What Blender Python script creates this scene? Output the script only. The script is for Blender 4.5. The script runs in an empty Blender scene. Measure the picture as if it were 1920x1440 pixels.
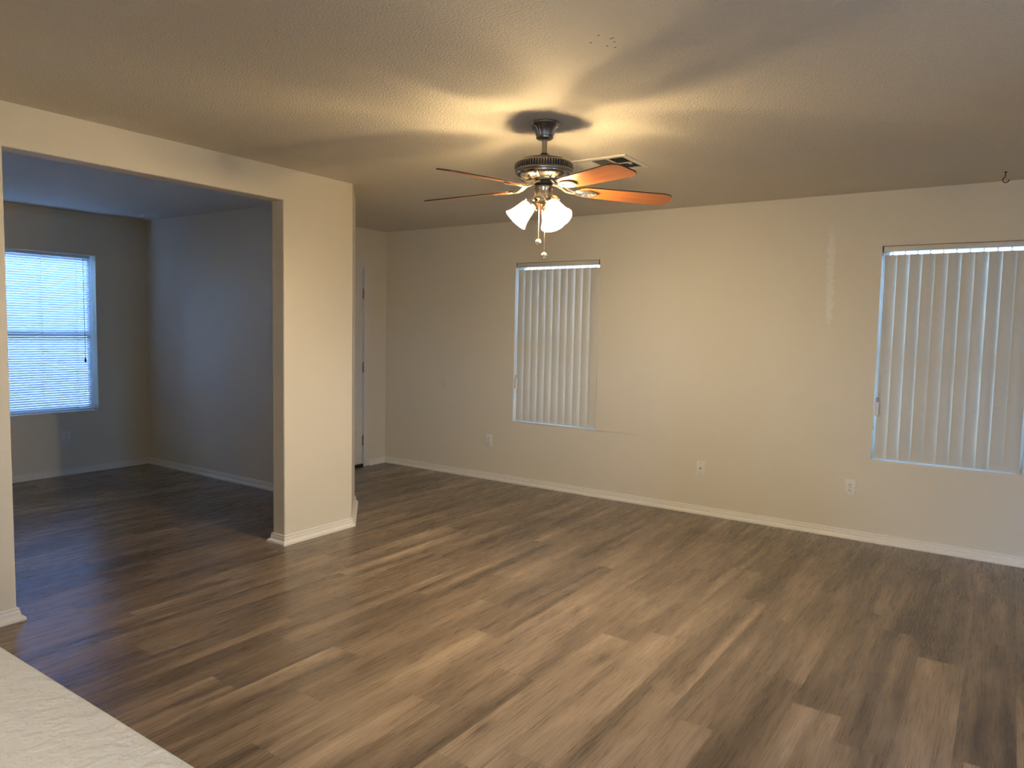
import bpy, bmesh, math, random
from mathutils import Vector, Matrix
random.seed(7)
PI = math.pi
SC = bpy.context.scene
COL = SC.collection

# ------------------------------------------------------------------ camera
cam = bpy.data.cameras.new('camera')
cam.sensor_width = 36.0
cam.lens = 1355.23 / 1920 * 36.0
cam.clip_start = 0.02
camo = bpy.data.objects.new('camera', cam)
COL.objects.link(camo)
R_ = Vector((0.823417, 0.567089, 0.019845))
U_ = Vector((-0.058458, 0.049991, 0.997037))
F_ = Vector((-0.564417, 0.822138, -0.074314))
m = Matrix(((R_.x, U_.x, -F_.x, 0), (R_.y, U_.y, -F_.y, 0), (R_.z, U_.z, -F_.z, 0), (0, 0, 0, 1)))
camo.matrix_world = Matrix.Translation((0, 0, 1.4401)) @ m
SC.camera = camo

# ------------------------------------------------------------------ world: open daylight outside the windows
W = bpy.data.worlds.new('daylight')
SC.world = W
W.use_nodes = True
wn, wl = W.node_tree.nodes, W.node_tree.links
wn.clear()
wo = wn.new('ShaderNodeOutputWorld')
wb = wn.new('ShaderNodeBackground')
wt = wn.new('ShaderNodeTexCoord')
ws = wn.new('ShaderNodeSeparateXYZ')
wr = wn.new('ShaderNodeValToRGB')
wm = wn.new('ShaderNodeMapRange')
wm.inputs['From Min'].default_value = -1
wm.inputs['From Max'].default_value = 1
wl.new(wt.outputs['Generated'], ws.inputs[0])
wl.new(ws.outputs['Z'], wm.inputs['Value'])
wl.new(wm.outputs[0], wr.inputs[0])
wl.new(wr.outputs[0], wb.inputs[0])
wl.new(wb.outputs[0], wo.inputs[0])
cr = wr.color_ramp
cr.elements[0].position = 0.0
cr.elements[0].color = (0.16, 0.20, 0.27, 1)
cr.elements[1].position = 1.0
cr.elements[1].color = (0.16, 0.36, 0.95, 1)
e = cr.elements.new(0.49)
e.color = (0.17, 0.25, 0.38, 1)
e = cr.elements.new(0.53)
e.color = (0.27, 0.52, 1.0, 1)
wb.inputs['Strength'].default_value = 58.0


def portal(name, loc, rot, sx, sy):
    l = bpy.data.lights.new(name, 'AREA')
    l.shape = 'RECTANGLE'
    l.size, l.size_y = sx, sy
    l.cycles.is_portal = True
    o = bpy.data.objects.new(name, l)
    o.location = loc
    o.rotation_euler = rot
    COL.objects.link(o)


BULB = 4350.0       # emission of the lamp bulbs
SHADE = 1.0       # glow of the frosted shades
FILL = 45.0     # glow of the added fill light behind the camera
BULB_COL = (1.0, 0.84, 0.58)

SC.view_settings.view_transform = 'Standard'
SC.view_settings.look = 'None'
SC.view_settings.exposure = 0.0
SC.view_settings.gamma = 1.0
SC.view_settings.use_curve_mapping = False
cy = SC.cycles
cy.use_denoising = True
cy.max_bounces = 10
cy.diffuse_bounces = 6
cy.glossy_bounces = 4
cy.transmission_bounces = 6
cy.transparent_max_bounces = 12
cy.sample_clamp_indirect = 25.0
cy.caustics_reflective = False
cy.caustics_refractive = False

# ------------------------------------------------------------------ dimensions (metres)
H = 2.44          # ceiling
HA = 2.46         # alcove ceiling
D = 5.5766        # wall with the two vertical blinds
XD = -5.4655      # entry door wall
XL = -3.859       # partition face
T = 0.12
YJ, YC, Y0 = 3.0133, 3.599, 1.4534   # right jamb, end of partition, left jamb
ZH = 2.236        # header underside
XA, YA = -7.2418, 3.9705             # alcove far wall, alcove right wall
XR, YN, YAN = 2.3, -2.6, 0.5         # walls behind / beside the camera


# ------------------------------------------------------------------ material helpers
def mat(name):
    M = bpy.data.materials.new(name)
    M.use_nodes = True
    n = M.node_tree.nodes
    b = n['Principled BSDF']
    return M, n, M.node_tree.links, b


def plain(name, col, rough=0.5, metal=0.0, spec=0.5, trans=None):
    M, n, l, b = mat(name)
    b.inputs['Base Color'].default_value = (*col, 1)
    b.inputs['Roughness'].default_value = rough
    b.inputs['Metallic'].default_value = metal
    b.inputs['Specular IOR Level'].default_value = spec
    # a faint mottling so nothing is perfectly even
    t = n.new('ShaderNodeTexCoord')
    nz = n.new('ShaderNodeTexNoise')
    nz.inputs['Scale'].default_value = 35
    nz.inputs['Detail'].default_value = 4
    l.new(t.outputs['Object'], nz.inputs['Vector'])
    mx = n.new('ShaderNodeMix')
    mx.data_type = 'RGBA'
    mx.inputs[6].default_value = (col[0] * .93, col[1] * .93, col[2] * .92, 1)
    mx.inputs[7].default_value = (min(1, col[0] * 1.05), min(1, col[1] * 1.05), min(1, col[2] * 1.05), 1)
    l.new(nz.outputs['Fac'], mx.inputs[0])
    l.new(mx.outputs[2], b.inputs['Base Color'])
    if trans:
        tr = n.new('ShaderNodeBsdfTranslucent')
        tr.inputs[0].default_value = (*trans[1], 1)
        ms = n.new('ShaderNodeMixShader')
        ms.inputs[0].default_value = trans[0]
        l.new(b.outputs[0], ms.inputs[1])
        l.new(tr.outputs[0], ms.inputs[2])
        l.new(ms.outputs[0], n['Material Output'].inputs[0])
    return M


def drywall(name, col, scale, strength, dist, extra=None):
    """painted plaster: splatter texture as bump, slight unevenness of the paint"""
    M, n, l, b = mat(name)
    b.inputs['Roughness'].default_value = 0.62
    b.inputs['Specular IOR Level'].default_value = 0.3
    t = n.new('ShaderNodeTexCoord')
    n1 = n.new('ShaderNodeTexNoise')
    n1.inputs['Scale'].default_value = scale
    n1.inputs['Detail'].default_value = 3
    n1.inputs['Roughness'].default_value = 0.55
    l.new(t.outputs['Object'], n1.inputs['Vector'])
    rp = n.new('ShaderNodeValToRGB')
    rp.color_ramp.elements[0].position = 0.42
    rp.color_ramp.elements[1].position = 0.62
    l.new(n1.outputs['Fac'], rp.inputs[0])
    bp = n.new('ShaderNodeBump')
    bp.inputs['Strength'].default_value = strength
    bp.inputs['Distance'].default_value = dist
    l.new(rp.outputs[0], bp.inputs['Height'])
    l.new(bp.outputs[0], b.inputs['Normal'])
    n2 = n.new('ShaderNodeTexNoise')
    n2.inputs['Scale'].default_value = 1.3
    n2.inputs['Detail'].default_value = 3
    l.new(t.outputs['Object'], n2.inputs['Vector'])
    mx = n.new('ShaderNodeMix')
    mx.data_type = 'RGBA'
    mx.inputs[6].default_value = (col[0] * .97, col[1] * .97, col[2] * .96, 1)
    mx.inputs[7].default_value = (col[0] * 1.02, col[1] * 1.02, col[2] * 1.02, 1)
    l.new(n2.outputs['Fac'], mx.inputs[0])
    out = mx.outputs[2]
    if extra:
        out = extra(n, l, t, out)
    l.new(out, b.inputs['Base Color'])
    return M


def spots(pts, r, dark, stretch=(1, 1, 1), noise=0.0, soft=0.3):
    """marks with a place and shape of their own: holes, a repaired patch"""
    def f(n, l, t, out):
        src = t.outputs['Object']
        if noise:
            nz = n.new('ShaderNodeTexNoise')
            nz.inputs['Scale'].default_value = 38
            nz.inputs['Detail'].default_value = 5
            l.new(src, nz.inputs['Vector'])
            ad = n.new('ShaderNodeVectorMath')
            ad.operation = 'MULTIPLY_ADD'
            l.new(nz.outputs['Color'], ad.inputs[0])
            ad.inputs[1].default_value = (noise, noise, noise)
            l.new(src, ad.inputs[2])
            src = ad.outputs[0]
        for p in pts:
            sb = n.new('ShaderNodeVectorMath')
            sb.operation = 'SUBTRACT'
            l.new(src, sb.inputs[0])
            sb.inputs[1].default_value = tuple(c + noise * .5 for c in p)
            ml = n.new('ShaderNodeVectorMath')
            ml.operation = 'MULTIPLY'
            l.new(sb.outputs[0], ml.inputs[0])
            ml.inputs[1].default_value = stretch
            ln = n.new('ShaderNodeVectorMath')
            ln.operation = 'LENGTH'
            l.new(ml.outputs[0], ln.inputs[0])
            mr = n.new('ShaderNodeMapRange')
            mr.inputs['From Min'].default_value = r
            mr.inputs['From Max'].default_value = r * (1 + soft)
            mr.inputs['To Min'].default_value = 1
            mr.inputs['To Max'].default_value = 0
            l.new(ln.outputs['Value'], mr.inputs['Value'])
            mx = n.new('ShaderNodeMix')
            mx.data_type = 'RGBA'
            mx.inputs[7].default_value = (*dark, 1)
            l.new(mr.outputs[0], mx.inputs[0])
            l.new(out, mx.inputs[6])
            out = mx.outputs[2]
        return out
    return f


WALLC = (0.74, 0.675, 0.545)
CEILC = (0.73, 0.675, 0.58)
M_wall = drywall('painted_wall', WALLC, 95, 0.14, 0.003)
M_back = drywall('painted_wall_patched', WALLC, 95, 0.14, 0.003,
                 spots([(-1.09, D, 1.98), (-1.083, D, 1.74)], 0.028, (0.80, 0.76, 0.66), (1.5, 0, 0.16), 0.085, 0.5))
M_ledge = drywall('painted_ledge', (0.72, 0.67, 0.58), 60, 0.28, 0.004)
M_ceil = drywall('textured_ceiling', CEILC, 100, 0.5, 0.007,
                 spots([(-1.2596, 2.2763, H), (-1.2079, 2.2347, H), (-1.1857, 2.2813, H), (-1.1757, 2.2791, H),
                        (-1.1868, 2.3125, H), (-1.2245, 2.3324, H), (-1.2077, 2.3585, H)], 0.0035, (0.10, 0.07, 0.05), (1, 1, 0)))
M_trim = plain('trim_paint', (0.80, 0.76, 0.67), 0.38)
M_door = plain('door_paint', (0.72, 0.69, 0.64), 0.42)
M_white = plain('white_plastic', (0.80, 0.77, 0.70), 0.35)
M_dark = plain('dark_slot', (0.02, 0.018, 0.015), 0.6)
M_black = plain('black_iron', (0.012, 0.010, 0.009), 0.45)
M_vinyl = plain('window_vinyl', (0.62, 0.64, 0.66), 0.4)
M_alu = plain('window_dark_frame', (0.10, 0.10, 0.10), 0.4)
M_vane = plain('vinyl_vane', (0.66, 0.62, 0.52), 0.42, trans=(0.075, (0.74, 0.68, 0.56)))
M_rail = plain('headrail_white', (0.66, 0.62, 0.55), 0.35)
M_cord = plain('cord', (0.72, 0.70, 0.64), 0.6)
M_dcord = plain('dark_cord', (0.05, 0.045, 0.04), 0.6)
M_slat = plain('mini_slat', (0.80, 0.82, 0.84), 0.35, trans=(0.22, (0.85, 0.86, 0.88)))
M_vent = plain('register_enamel', (0.74, 0.69, 0.60), 0.4)
M_steel = plain('bracket_metal', (0.72, 0.66, 0.55), 0.22, 0.95)
M_hinge = plain('hinge_brass', (0.30, 0.25, 0.18), 0.35, 0.9)
M_pewter = plain('pewter', (0.26, 0.235, 0.21), 0.30, 0.95)
M_nickel = plain('nickel', (0.46, 0.43, 0.38), 0.2, 1.0)


def glass_mat():
    M, n, l, b = mat('window_glass')
    tr = n.new('ShaderNodeBsdfTransparent')
    tr.inputs[0].default_value = (0.90, 0.94, 0.96, 1)
    gl = n.new('ShaderNodeBsdfGlossy')
    gl.inputs['Roughness'].default_value = 0.02
    fr = n.new('ShaderNodeFresnel')
    ms = n.new('ShaderNodeMixShader')
    l.new(fr.outputs[0], ms.inputs[0])
    l.new(tr.outputs[0], ms.inputs[1])
    l.new(gl.outputs[0], ms.inputs[2])
    l.new(ms.outputs[0], n['Material Output'].inputs[0])
    return M


M_glass = glass_mat()


def crystal_mat():
    M, n, l, b = mat('cut_crystal')
    b.inputs['Base Color'].default_value = (0.95, 0.92, 0.86, 1)
    b.inputs['Roughness'].default_value = 0.05
    b.inputs['Transmission Weight'].default_value = 0.6
    b.inputs['IOR'].default_value = 1.5
    return M


M_crystal = crystal_mat()


def emit_mat(name, col, s, trans=0.0, clear=0.0):
    M, n, l, b = mat(name)
    b.inputs['Base Color'].default_value = (0.95, 0.90, 0.80, 1)
    b.inputs['Roughness'].default_value = 0.35
    b.inputs['Emission Color'].default_value = (*col, 1)
    b.inputs['Emission Strength'].default_value = s
    if trans:
        tr = n.new('ShaderNodeBsdfTranslucent')
        tr.inputs[0].default_value = (1.0, 0.86, 0.62, 1)
        ms = n.new('ShaderNodeMixShader')
        ms.inputs[0].default_value = trans
        ad = n.new('ShaderNodeAddShader')
        em = n.new('ShaderNodeEmission')
        em.inputs[0].default_value = (*col, 1)
        em.inputs[1].default_value = s
        b.inputs['Emission Strength'].default_value = 0
        l.new(b.outputs[0], ms.inputs[1])
        l.new(tr.outputs[0], ms.inputs[2])
        l.new(ms.outputs[0], ad.inputs[0])
        l.new(em.outputs[0], ad.inputs[1])
        l.new(ad.outputs[0], n['Material Output'].inputs[0])
        if clear:   # thin frosted glass: part of the bulb's light goes straight through
            tp = n.new('ShaderNodeBsdfTransparent')
            tp.inputs[0].default_value = (1.0, 0.93, 0.80, 1)
            m2 = n.new('ShaderNodeMixShader')
            m2.inputs[0].default_value = clear
            l.new(ad.outputs[0], m2.inputs[1])
            l.new(tp.outputs[0], m2.inputs[2])
            l.new(m2.outputs[0], n['Material Output'].inputs[0])
    return M


M_bulb = emit_mat('lit_bulb', BULB_COL, BULB)
M_shade = emit_mat('frosted_shade', (1.0, 0.83, 0.54), SHADE, 0.16, 0.34)


def blade_mat():
    M, n, l, b = mat('blade_cherry')
    t = n.new('ShaderNodeTexCoord')
    mp = n.new('ShaderNodeMapping')
    mp.inputs['Scale'].default_value = (3, 60, 60)
    l.new(t.outputs['Object'], mp.inputs[0])
    nz = n.new('ShaderNodeTexNoise')
    nz.inputs['Scale'].default_value = 1.0
    nz.inputs['Detail'].default_value = 5
    l.new(mp.outputs[0], nz.inputs['Vector'])
    rp = n.new('ShaderNodeValToRGB')
    rp.color_ramp.elements[0].position = 0.3
    rp.color_ramp.elements[0].color = (0.40, 0.115, 0.025, 1)
    rp.color_ramp.elements[1].position = 0.7
    rp.color_ramp.elements[1].color = (0.56, 0.20, 0.05, 1)
    l.new(nz.outputs['Fac'], rp.inputs[0])
    l.new(rp.outputs[0], b.inputs['Base Color'])
    b.inputs['Roughness'].default_value = 0.28
    return M


M_blade = blade_mat()
M_bladedge = plain('blade_dark', (0.05, 0.02, 0.01), 0.4)


def floor_mat():
    M, n, l, b = mat('vinyl_plank')
    uv = n.new('ShaderNodeUVMap')
    uv.uv_map = 'plank'
    at = n.new('ShaderNodeAttribute')
    at.attribute_name = 'rnd'
    sep = n.new('ShaderNodeSeparateColor')
    l.new(at.outputs['Color'], sep.inputs[0])
    # each plank samples its own piece of the print
    off = n.new('ShaderNodeVectorMath')
    off.operation = 'MULTIPLY_ADD'
    l.new(at.outputs['Color'], off.inputs[0])
    off.inputs[1].default_value = (37, 53, 71)
    l.new(uv.outputs[0], off.inputs[2])

    def noise(sx, sy, detail, rough=0.55, dist=0.0):
        mp = n.new('ShaderNodeMapping')
        mp.inputs['Scale'].default_value = (sx, sy, 1)
        l.new(off.outputs[0], mp.inputs[0])
        z = n.new('ShaderNodeTexNoise')
        z.inputs['Scale'].default_value = 1
        z.inputs['Detail'].default_value = detail
        z.inputs['Roughness'].default_value = rough
        z.inputs['Distortion'].default_value = dist
        l.new(mp.outputs[0], z.inputs['Vector'])
        return z.outputs['Fac']

    def math_(op, a, bb, clamp=False):
        x = n.new('ShaderNodeMath')
        x.operation = op
        x.use_clamp = clamp
        for i, v in enumerate((a, bb)):
            if isinstance(v, (int, float)):
                x.inputs[i].default_value = v
            else:
                l.new(v, x.inputs[i])
        return x.outputs[0]

    streak = noise(0.55, 13, 3, 0.5, 0.5)
    grain = noise(5, 150, 4, 0.65, 0.5)
    blot = noise(1.1, 5, 3, 0.5, 0.5)
    v = math_('MULTIPLY', math_('SUBTRACT', streak, 0.5), 1.05)
    v = math_('ADD', v, math_('MULTIPLY', math_('SUBTRACT', grain, 0.5), 0.36))
    v = math_('ADD', v, math_('MULTIPLY', math_('SUBTRACT', blot, 0.5), 0.75))
    fleck = noise(4.5, 34, 5, 0.62, 1.2)
    v = math_('ADD', v, math_('MULTIPLY', math_('SUBTRACT', fleck, 0.5), 0.42))
    v = math_('ADD', v, math_('MULTIPLY', math_('SUBTRACT', sep.outputs[0], 0.5), 0.44))
    v = math_('ADD', v, 0.5, True)
    rp = n.new('ShaderNodeValToRGB')
    c = rp.color_ramp
    c.elements[0].position = 0.10
    c.elements[0].color = (0.090, 0.062, 0.040, 1)
    c.elements[1].position = 0.95
    c.elements[1].color = (0.455, 0.345, 0.238, 1)
    q = c.elements.new(0.38)
    q.color = (0.178, 0.126, 0.081, 1)
    q = c.elements.new(0.62)
    q.color = (0.285, 0.206, 0.136, 1)
    l.new(v, rp.inputs[0])
    out = rp.outputs[0]
    # small knots and mineral streaks
    mp = n.new('ShaderNodeMapping')
    mp.inputs['Scale'].default_value = (1.7, 5.5, 1)
    l.new(off.outputs[0], mp.inputs[0])
    nz = n.new('ShaderNodeTexNoise')
    nz.inputs['Scale'].default_value = 6
    nz.inputs['Detail'].default_value = 3
    l.new(mp.outputs[0], nz.inputs['Vector'])
    ad = n.new('ShaderNodeVectorMath')
    ad.operation = 'MULTIPLY_ADD'
    l.new(nz.outputs['Color'], ad.inputs[0])
    ad.inputs[1].default_value = (.16, .16, 0)
    l.new(mp.outputs[0], ad.inputs[2])
    vo = n.new('ShaderNodeTexVoronoi')
    vo.inputs['Scale'].default_value = 1.0
    l.new(ad.outputs[0], vo.inputs['Vector'])
    kr = n.new('ShaderNodeMapRange')
    kr.inputs['From Min'].default_value = 0.03
    kr.inputs['From Max'].default_value = 0.16
    kr.inputs['To Min'].default_value = 0.75
    kr.inputs['To Max'].default_value = 0.0
    l.new(vo.outputs['Distance'], kr.inputs['Value'])
    vs = n.new('ShaderNodeSeparateColor')
    l.new(vo.outputs['Color'], vs.inputs[0])
    some = math_('LESS_THAN', vs.outputs[0], 0.8)
    kf = math_('MULTIPLY', kr.outputs[0], some, True)
    mx = n.new('ShaderNodeMix')
    mx.data_type = 'RGBA'
    l.new(kf, mx.inputs[0])
    l.new(out, mx.inputs[6])
    mx.inputs[7].default_value = (0.050, 0.030, 0.018, 1)
    out = mx.outputs[2]
    # seams: the pressed edge of each plank, from the plank's own coordinates (second uv)
    uv2 = n.new('ShaderNodeUVMap')
    uv2.uv_map = 'edge'
    s2 = n.new('ShaderNodeSeparateXYZ')
    l.new(uv2.outputs[0], s2.inputs[0])
    ea = math_('SUBTRACT', 0.61, math_('ABSOLUTE', s2.outputs[0], 0))
    eb = math_('SUBTRACT', 0.09075, math_('ABSOLUTE', s2.outputs[1], 0))
    em_ = math_('MINIMUM', ea, eb)
    sm = n.new('ShaderNodeMapRange')
    sm.inputs['From Min'].default_value = 0.0006
    sm.inputs['From Max'].default_value = 0.0022
    sm.inputs['To Min'].default_value = 0.45
    sm.inputs['To Max'].default_value = 0.0
    l.new(em_, sm.inputs['Value'])
    m3 = n.new('ShaderNodeMix')
    m3.data_type = 'RGBA'
    l.new(sm.outputs[0], m3.inputs[0])
    l.new(out, m3.inputs[6])
    m3.inputs[7].default_value = (0.04, 0.026, 0.018, 1)
    l.new(m3.outputs[2], b.inputs['Base Color'])
    rr = n.new('ShaderNodeMapRange')
    rr.inputs['To Min'].default_value = 0.22
    rr.inputs['To Max'].default_value = 0.34
    l.new(grain, rr.inputs['Value'])
    l.new(rr.outputs[0], b.inputs['Roughness'])
    b.inputs['Specular IOR Level'].default_value = 0.62
    bp = n.new('ShaderNodeBump')
    bp.inputs['Strength'].default_value = 0.08
    bp.inputs['Distance'].default_value = 0.002
    l.new(grain, bp.inputs['Height'])
    l.new(bp.outputs[0], b.inputs['Normal'])
    return M


M_floor = floor_mat()


# ------------------------------------------------------------------ mesh helpers
def finish(name, bm, material, parent=None, smooth=False, kind=None, recalc=True):
    if recalc:
        bmesh.ops.recalc_face_normals(bm, faces=bm.faces)
    me = bpy.data.meshes.new(name)
    bm.to_mesh(me)
    bm.free()
    if isinstance(material, (list, tuple)):
        for x in material:
            me.materials.append(x)
    else:
        me.materials.append(material)
    if smooth:
        for p in me.polygons:
            p.use_smooth = True
        try:
            me.set_sharp_from_angle(angle=math.radians(40))
        except Exception:
            pass
    o = bpy.data.objects.new(name, me)
    COL.objects.link(o)
    if parent:
        o.parent = parent
    if kind:
        o['kind'] = kind
    return o


def box(bm, x0, x1, y0, y1, z0, z1, bevel=0.0, mi=0):
    vs = [bm.verts.new((x, y, z)) for x in (x0, x1) for y in (y0, y1) for z in (z0, z1)]
    f = [(0, 1, 3, 2), (4, 6, 7, 5), (0, 4, 5, 1), (2, 3, 7, 6), (0, 2, 6, 4), (1, 5, 7, 3)]
    fs = [bm.faces.new([vs[i] for i in q]) for q in f]
    for q in fs:
        q.material_index = mi
    if bevel:
        es = list({e for q in fs for e in q.edges})
        bmesh.ops.bevel(bm, geom=es, offset=bevel, segments=2, affect='EDGES', profile=0.5)
    return vs


def prism(bm, pts, z0, z1):
    a = [bm.verts.new((x, y, z0)) for x, y in pts]
    b = [bm.verts.new((x, y, z1)) for x, y in pts]
    bm.faces.new(a)
    bm.faces.new(b[::-1])
    n = len(pts)
    for i in range(n):
        bm.faces.new((a[i], a[(i + 1) % n], b[(i + 1) % n], b[i]))


def lathe(bm, prof, seg=32, mtx=None, mi=0, close=False):
    """prof: (radius, z) pairs round the z axis"""
    rings = []
    for r, z in prof:
        if r < 1e-6:
            rings.append([bm.verts.new((0, 0, z))])
        else:
            rings.append([bm.verts.new((r * math.cos(2 * PI * k / seg), r * math.sin(2 * PI * k / seg), z)) for k in range(seg)])
    if close:
        rings.append(rings[0])
    for a, b in zip(rings, rings[1:]):
        for k in range(seg):
            k2 = (k + 1) % seg
            if len(a) == 1 and len(b) == 1:
                continue
            if len(a) == 1:
                f = bm.faces.new((a[0], b[k], b[k2]))
            elif len(b) == 1:
                f = bm.faces.new((a[k], b[0], a[k2]))
            else:
                f = bm.faces.new((a[k], b[k], b[k2], a[k2]))
            f.material_index = mi
    vs = list({v for r in rings for v in r})
    if mtx:
        bmesh.ops.transform(bm, matrix=mtx, verts=vs)
    return vs


def tube(bm, pts, r, seg=8, caps=True):
    pts = [Vector(p) for p in pts]
    rr = r if isinstance(r, (list, tuple)) else [r] * len(pts)
    up = None
    prev = None
    for i, p in enumerate(pts):
        d = (pts[min(i + 1, len(pts) - 1)] - pts[max(i - 1, 0)]).normalized()
        if up is None:
            up = d.orthogonal().normalized()
        up = (up - d * up.dot(d)).normalized()
        s = d.cross(up)
        ring = [bm.verts.new(p + (up * math.cos(2 * PI * k / seg) + s * math.sin(2 * PI * k / seg)) * rr[i]) for k in range(seg)]
        if prev:
            for k in range(seg):
                bm.faces.new((prev[k], prev[(k + 1) % seg], ring[(k + 1) % seg], ring[k]))
        elif caps:
            bm.faces.new(ring[::-1])
        prev = ring
    if caps:
        bm.faces.new(prev)


def ball(bm, c, r, sub=2, scale=(1, 1, 1)):
    g = bmesh.ops.create_icosphere(bm, subdivisions=sub, radius=r)
    for v in g['verts']:
        v.co = Vector((v.co.x * scale[0], v.co.y * scale[1], v.co.z * scale[2])) + Vector(c)


def panel(bm, axis, u0, u1, z0, z1, w0, w1, holes=(), bevel=0.0):
    """a wall slab along x ('x') or y ('y'), from w0 to w1 through its thickness, with rectangular openings"""
    us = sorted({u0, u1, *[h[0] for h in holes], *[h[1] for h in holes]})
    zs = sorted({z0, z1, *[h[2] for h in holes], *[h[3] for h in holes]})
    P = (lambda u, w, z: (u, w, z)) if axis == 'x' else (lambda u, w, z: (w, u, z))
    V = {}

    def v(i, j, k):
        if (i, j, k) not in V:
            V[i, j, k] = bm.verts.new(P(us[i], (w0, w1)[k], zs[j]))
        return V[i, j, k]

    def solid(i, j):
        if i < 0 or j < 0 or i >= len(us) - 1 or j >= len(zs) - 1:
            return False
        cu, cz = (us[i] + us[i + 1]) / 2, (zs[j] + zs[j + 1]) / 2
        return not any(h[0] < cu < h[1] and h[2] < cz < h[3] for h in holes)
    soft = []
    for i in range(len(us) - 1):
        for j in range(len(zs) - 1):
            if not solid(i, j):
                continue
            for k in (0, 1):
                bm.faces.new((v(i, j, k), v(i + 1, j, k), v(i + 1, j + 1, k), v(i, j + 1, k)))
            for (di, dj, a, b) in ((-1, 0, (0, 0), (0, 1)), (1, 0, (1, 0), (1, 1)), (0, -1, (0, 0), (1, 0)), (0, 1, (0, 1), (1, 1))):
                if not solid(i + di, j + dj):
                    q = (v(i + a[0], j + a[1], 0), v(i + b[0], j + b[1], 0), v(i + b[0], j + b[1], 1), v(i + a[0], j + a[1], 1))
                    f = bm.faces.new(q)
                    inner = 0 <= i + di < len(us) - 1 and 0 <= j + dj < len(zs) - 1
                    if inner:
                        for e in f.edges:
                            ks = [kk for kk, vv in V.items() if vv in e.verts]
                            if ks[0][2] == ks[1][2]:
                                soft.append(e)
    if bevel and soft:
        bmesh.ops.bevel(bm, geom=list(set(soft)), offset=bevel, segments=3, affect='EDGES', profile=0.5)


def thing(name, label, cat, loc=(0, 0, 0), group=None):
    o = bpy.data.objects.new(name, None)
    o.empty_display_size = 0.05
    COL.objects.link(o)
    o.location = loc
    o['label'] = label
    o['category'] = cat
    if group:
        o['group'] = group
    return o


# ------------------------------------------------------------------ the shell
# windows: (opening)
WIN2 = (-3.811, -2.941, 0.587, 2.058)
WINR = (-0.762, 0.110, 0.583, 2.066)
WINA = (2.155, 3.476, 0.592, 2.067)
WT = 0.16         # outer wall thickness

bm = bmesh.new()
panel(bm, 'x', XD - T, XR + WT, 0, H, D, D + WT, [WIN2, WINR], 0.006)
finish('wall_back', bm, M_back, kind='structure')

bm = bmesh.new()
DY0, DY1, DZ = 4.335, 5.257, 2.05
panel(bm, 'y', YA + T - 0.001, D - 0.0, 0, H, XD - T, XD, [(DY0, DY1, 0.0, DZ)], 0)
finish('wall_entry', bm, M_wall, kind='structure')

bm = bmesh.new()
panel(bm, 'y', YN, YC, 0, HA + .06, XL - T, XL, [(Y0, YJ, 0, ZH)], 0.008)
finish('wall_left', bm, M_wall, kind='structure')

bm = bmesh.new()
prism(bm, [(XL, YC), (-4.35, YA + T), (XA - 0.2, YA + T), (XA - 0.2, YA), (-4.30, YA), (XL - T, 3.649), (XL - T, YC)], 0, HA + .06)
finish('wall_diagonal', bm, M_wall, kind='structure')

bm = bmesh.new()
panel(bm, 'y', YAN - T, YA, 0, HA, XA - WT, XA, [WINA], 0.006)
finish('wall_alcove', bm, M_wall, kind='structure')

bm = bmesh.new()
box(bm, XA, XL - T, YAN - T, YAN, 0, HA)
finish('wall_alcove_near', bm, M_wall, kind='structure')

ADDED_REAR = (1.25, 2.15, 0.05, 2.06)  # unseen opening added in the near wall for its daylight
bm = bmesh.new()
ADDED_SIDE = (1.3, 1.85, 1.0, 2.06)  # unseen opening added in the right wall to brighten the partition
panel(bm, 'y', YN - WT, D, 0, H, XR, XR + WT, [ADDED_SIDE], 0.006)
finish('wall_right', bm, M_wall, kind='structure')
bm = bmesh.new()
panel(bm, 'x', XL - T, XR, 0, H, YN - WT, YN, [ADDED_REAR], 0.006)
finish('wall_near', bm, M_wall, kind='structure')

bm = bmesh.new()
prism(bm, [(XL - 0.001, YN - T), (XR + WT, YN - T), (XR + WT, D + WT), (XD - T, D + WT), (XD - T, YA + T), (-4.35, YA + T), (XL - .001, YC)], H, H + 0.05)
finish('ceiling', bm, M_ceil, kind='structure')
bm = bmesh.new()
prism(bm, [(XA - WT, YAN - T), (XL - T, YAN - T), (XL - T, 3.649), (-4.30, YA), (XA - WT, YA)], HA, HA + 0.05)
finish('ceiling_alcove', bm, M_ceil, kind='structure')

# added lamp, unseen behind the camera, for front fill on the room
kl = thing('added_fill_light', 'added unseen fill light, a long white box behind the camera', 'added light', (0.4, -1.3, H))
bm = bmesh.new()
box(bm, -.62, .62, -.16, .16, -.03, 0, 0.004)
finish('fill_light_body', bm, M_white, kl)
bm = bmesh.new()
box(bm, -.60, .60, -.14, .14, -.085, -.03, 0.012)
finish('fill_light_panel', bm, emit_mat('fill_diffuser', (1.0, 0.92, 0.76), FILL), kl)

# yard outside the alcove window, with a wall added to block the horizon sky
bm = bmesh.new()
box(bm, XA - 3.7, XA - 3.5, -3.0, 8.0, -.3, 2.3, 0.01)
finish('wall_added_outside', bm, plain('added_wall_block', (0.17, 0.12, 0.085), 0.9), kind='structure')
bm = bmesh.new()
box(bm, XA - 3.6, XA - WT, -3.0, 8.0, -.35, -.15)
finish('ground', bm, plain('garden_ground', (0.22, 0.16, 0.115), 0.95), kind='structure')

bm = bmesh.new()
box(bm, -6.0, 4.0, D + 3.3, D + 3.5, -.3, 2.6, 0.01)  # added wall, dims the sky at the back windows and makes it less blue
finish('wall_added_back', bm, plain('added_wall_stucco', (0.36, 0.31, 0.26), 0.9), kind='structure')

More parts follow.
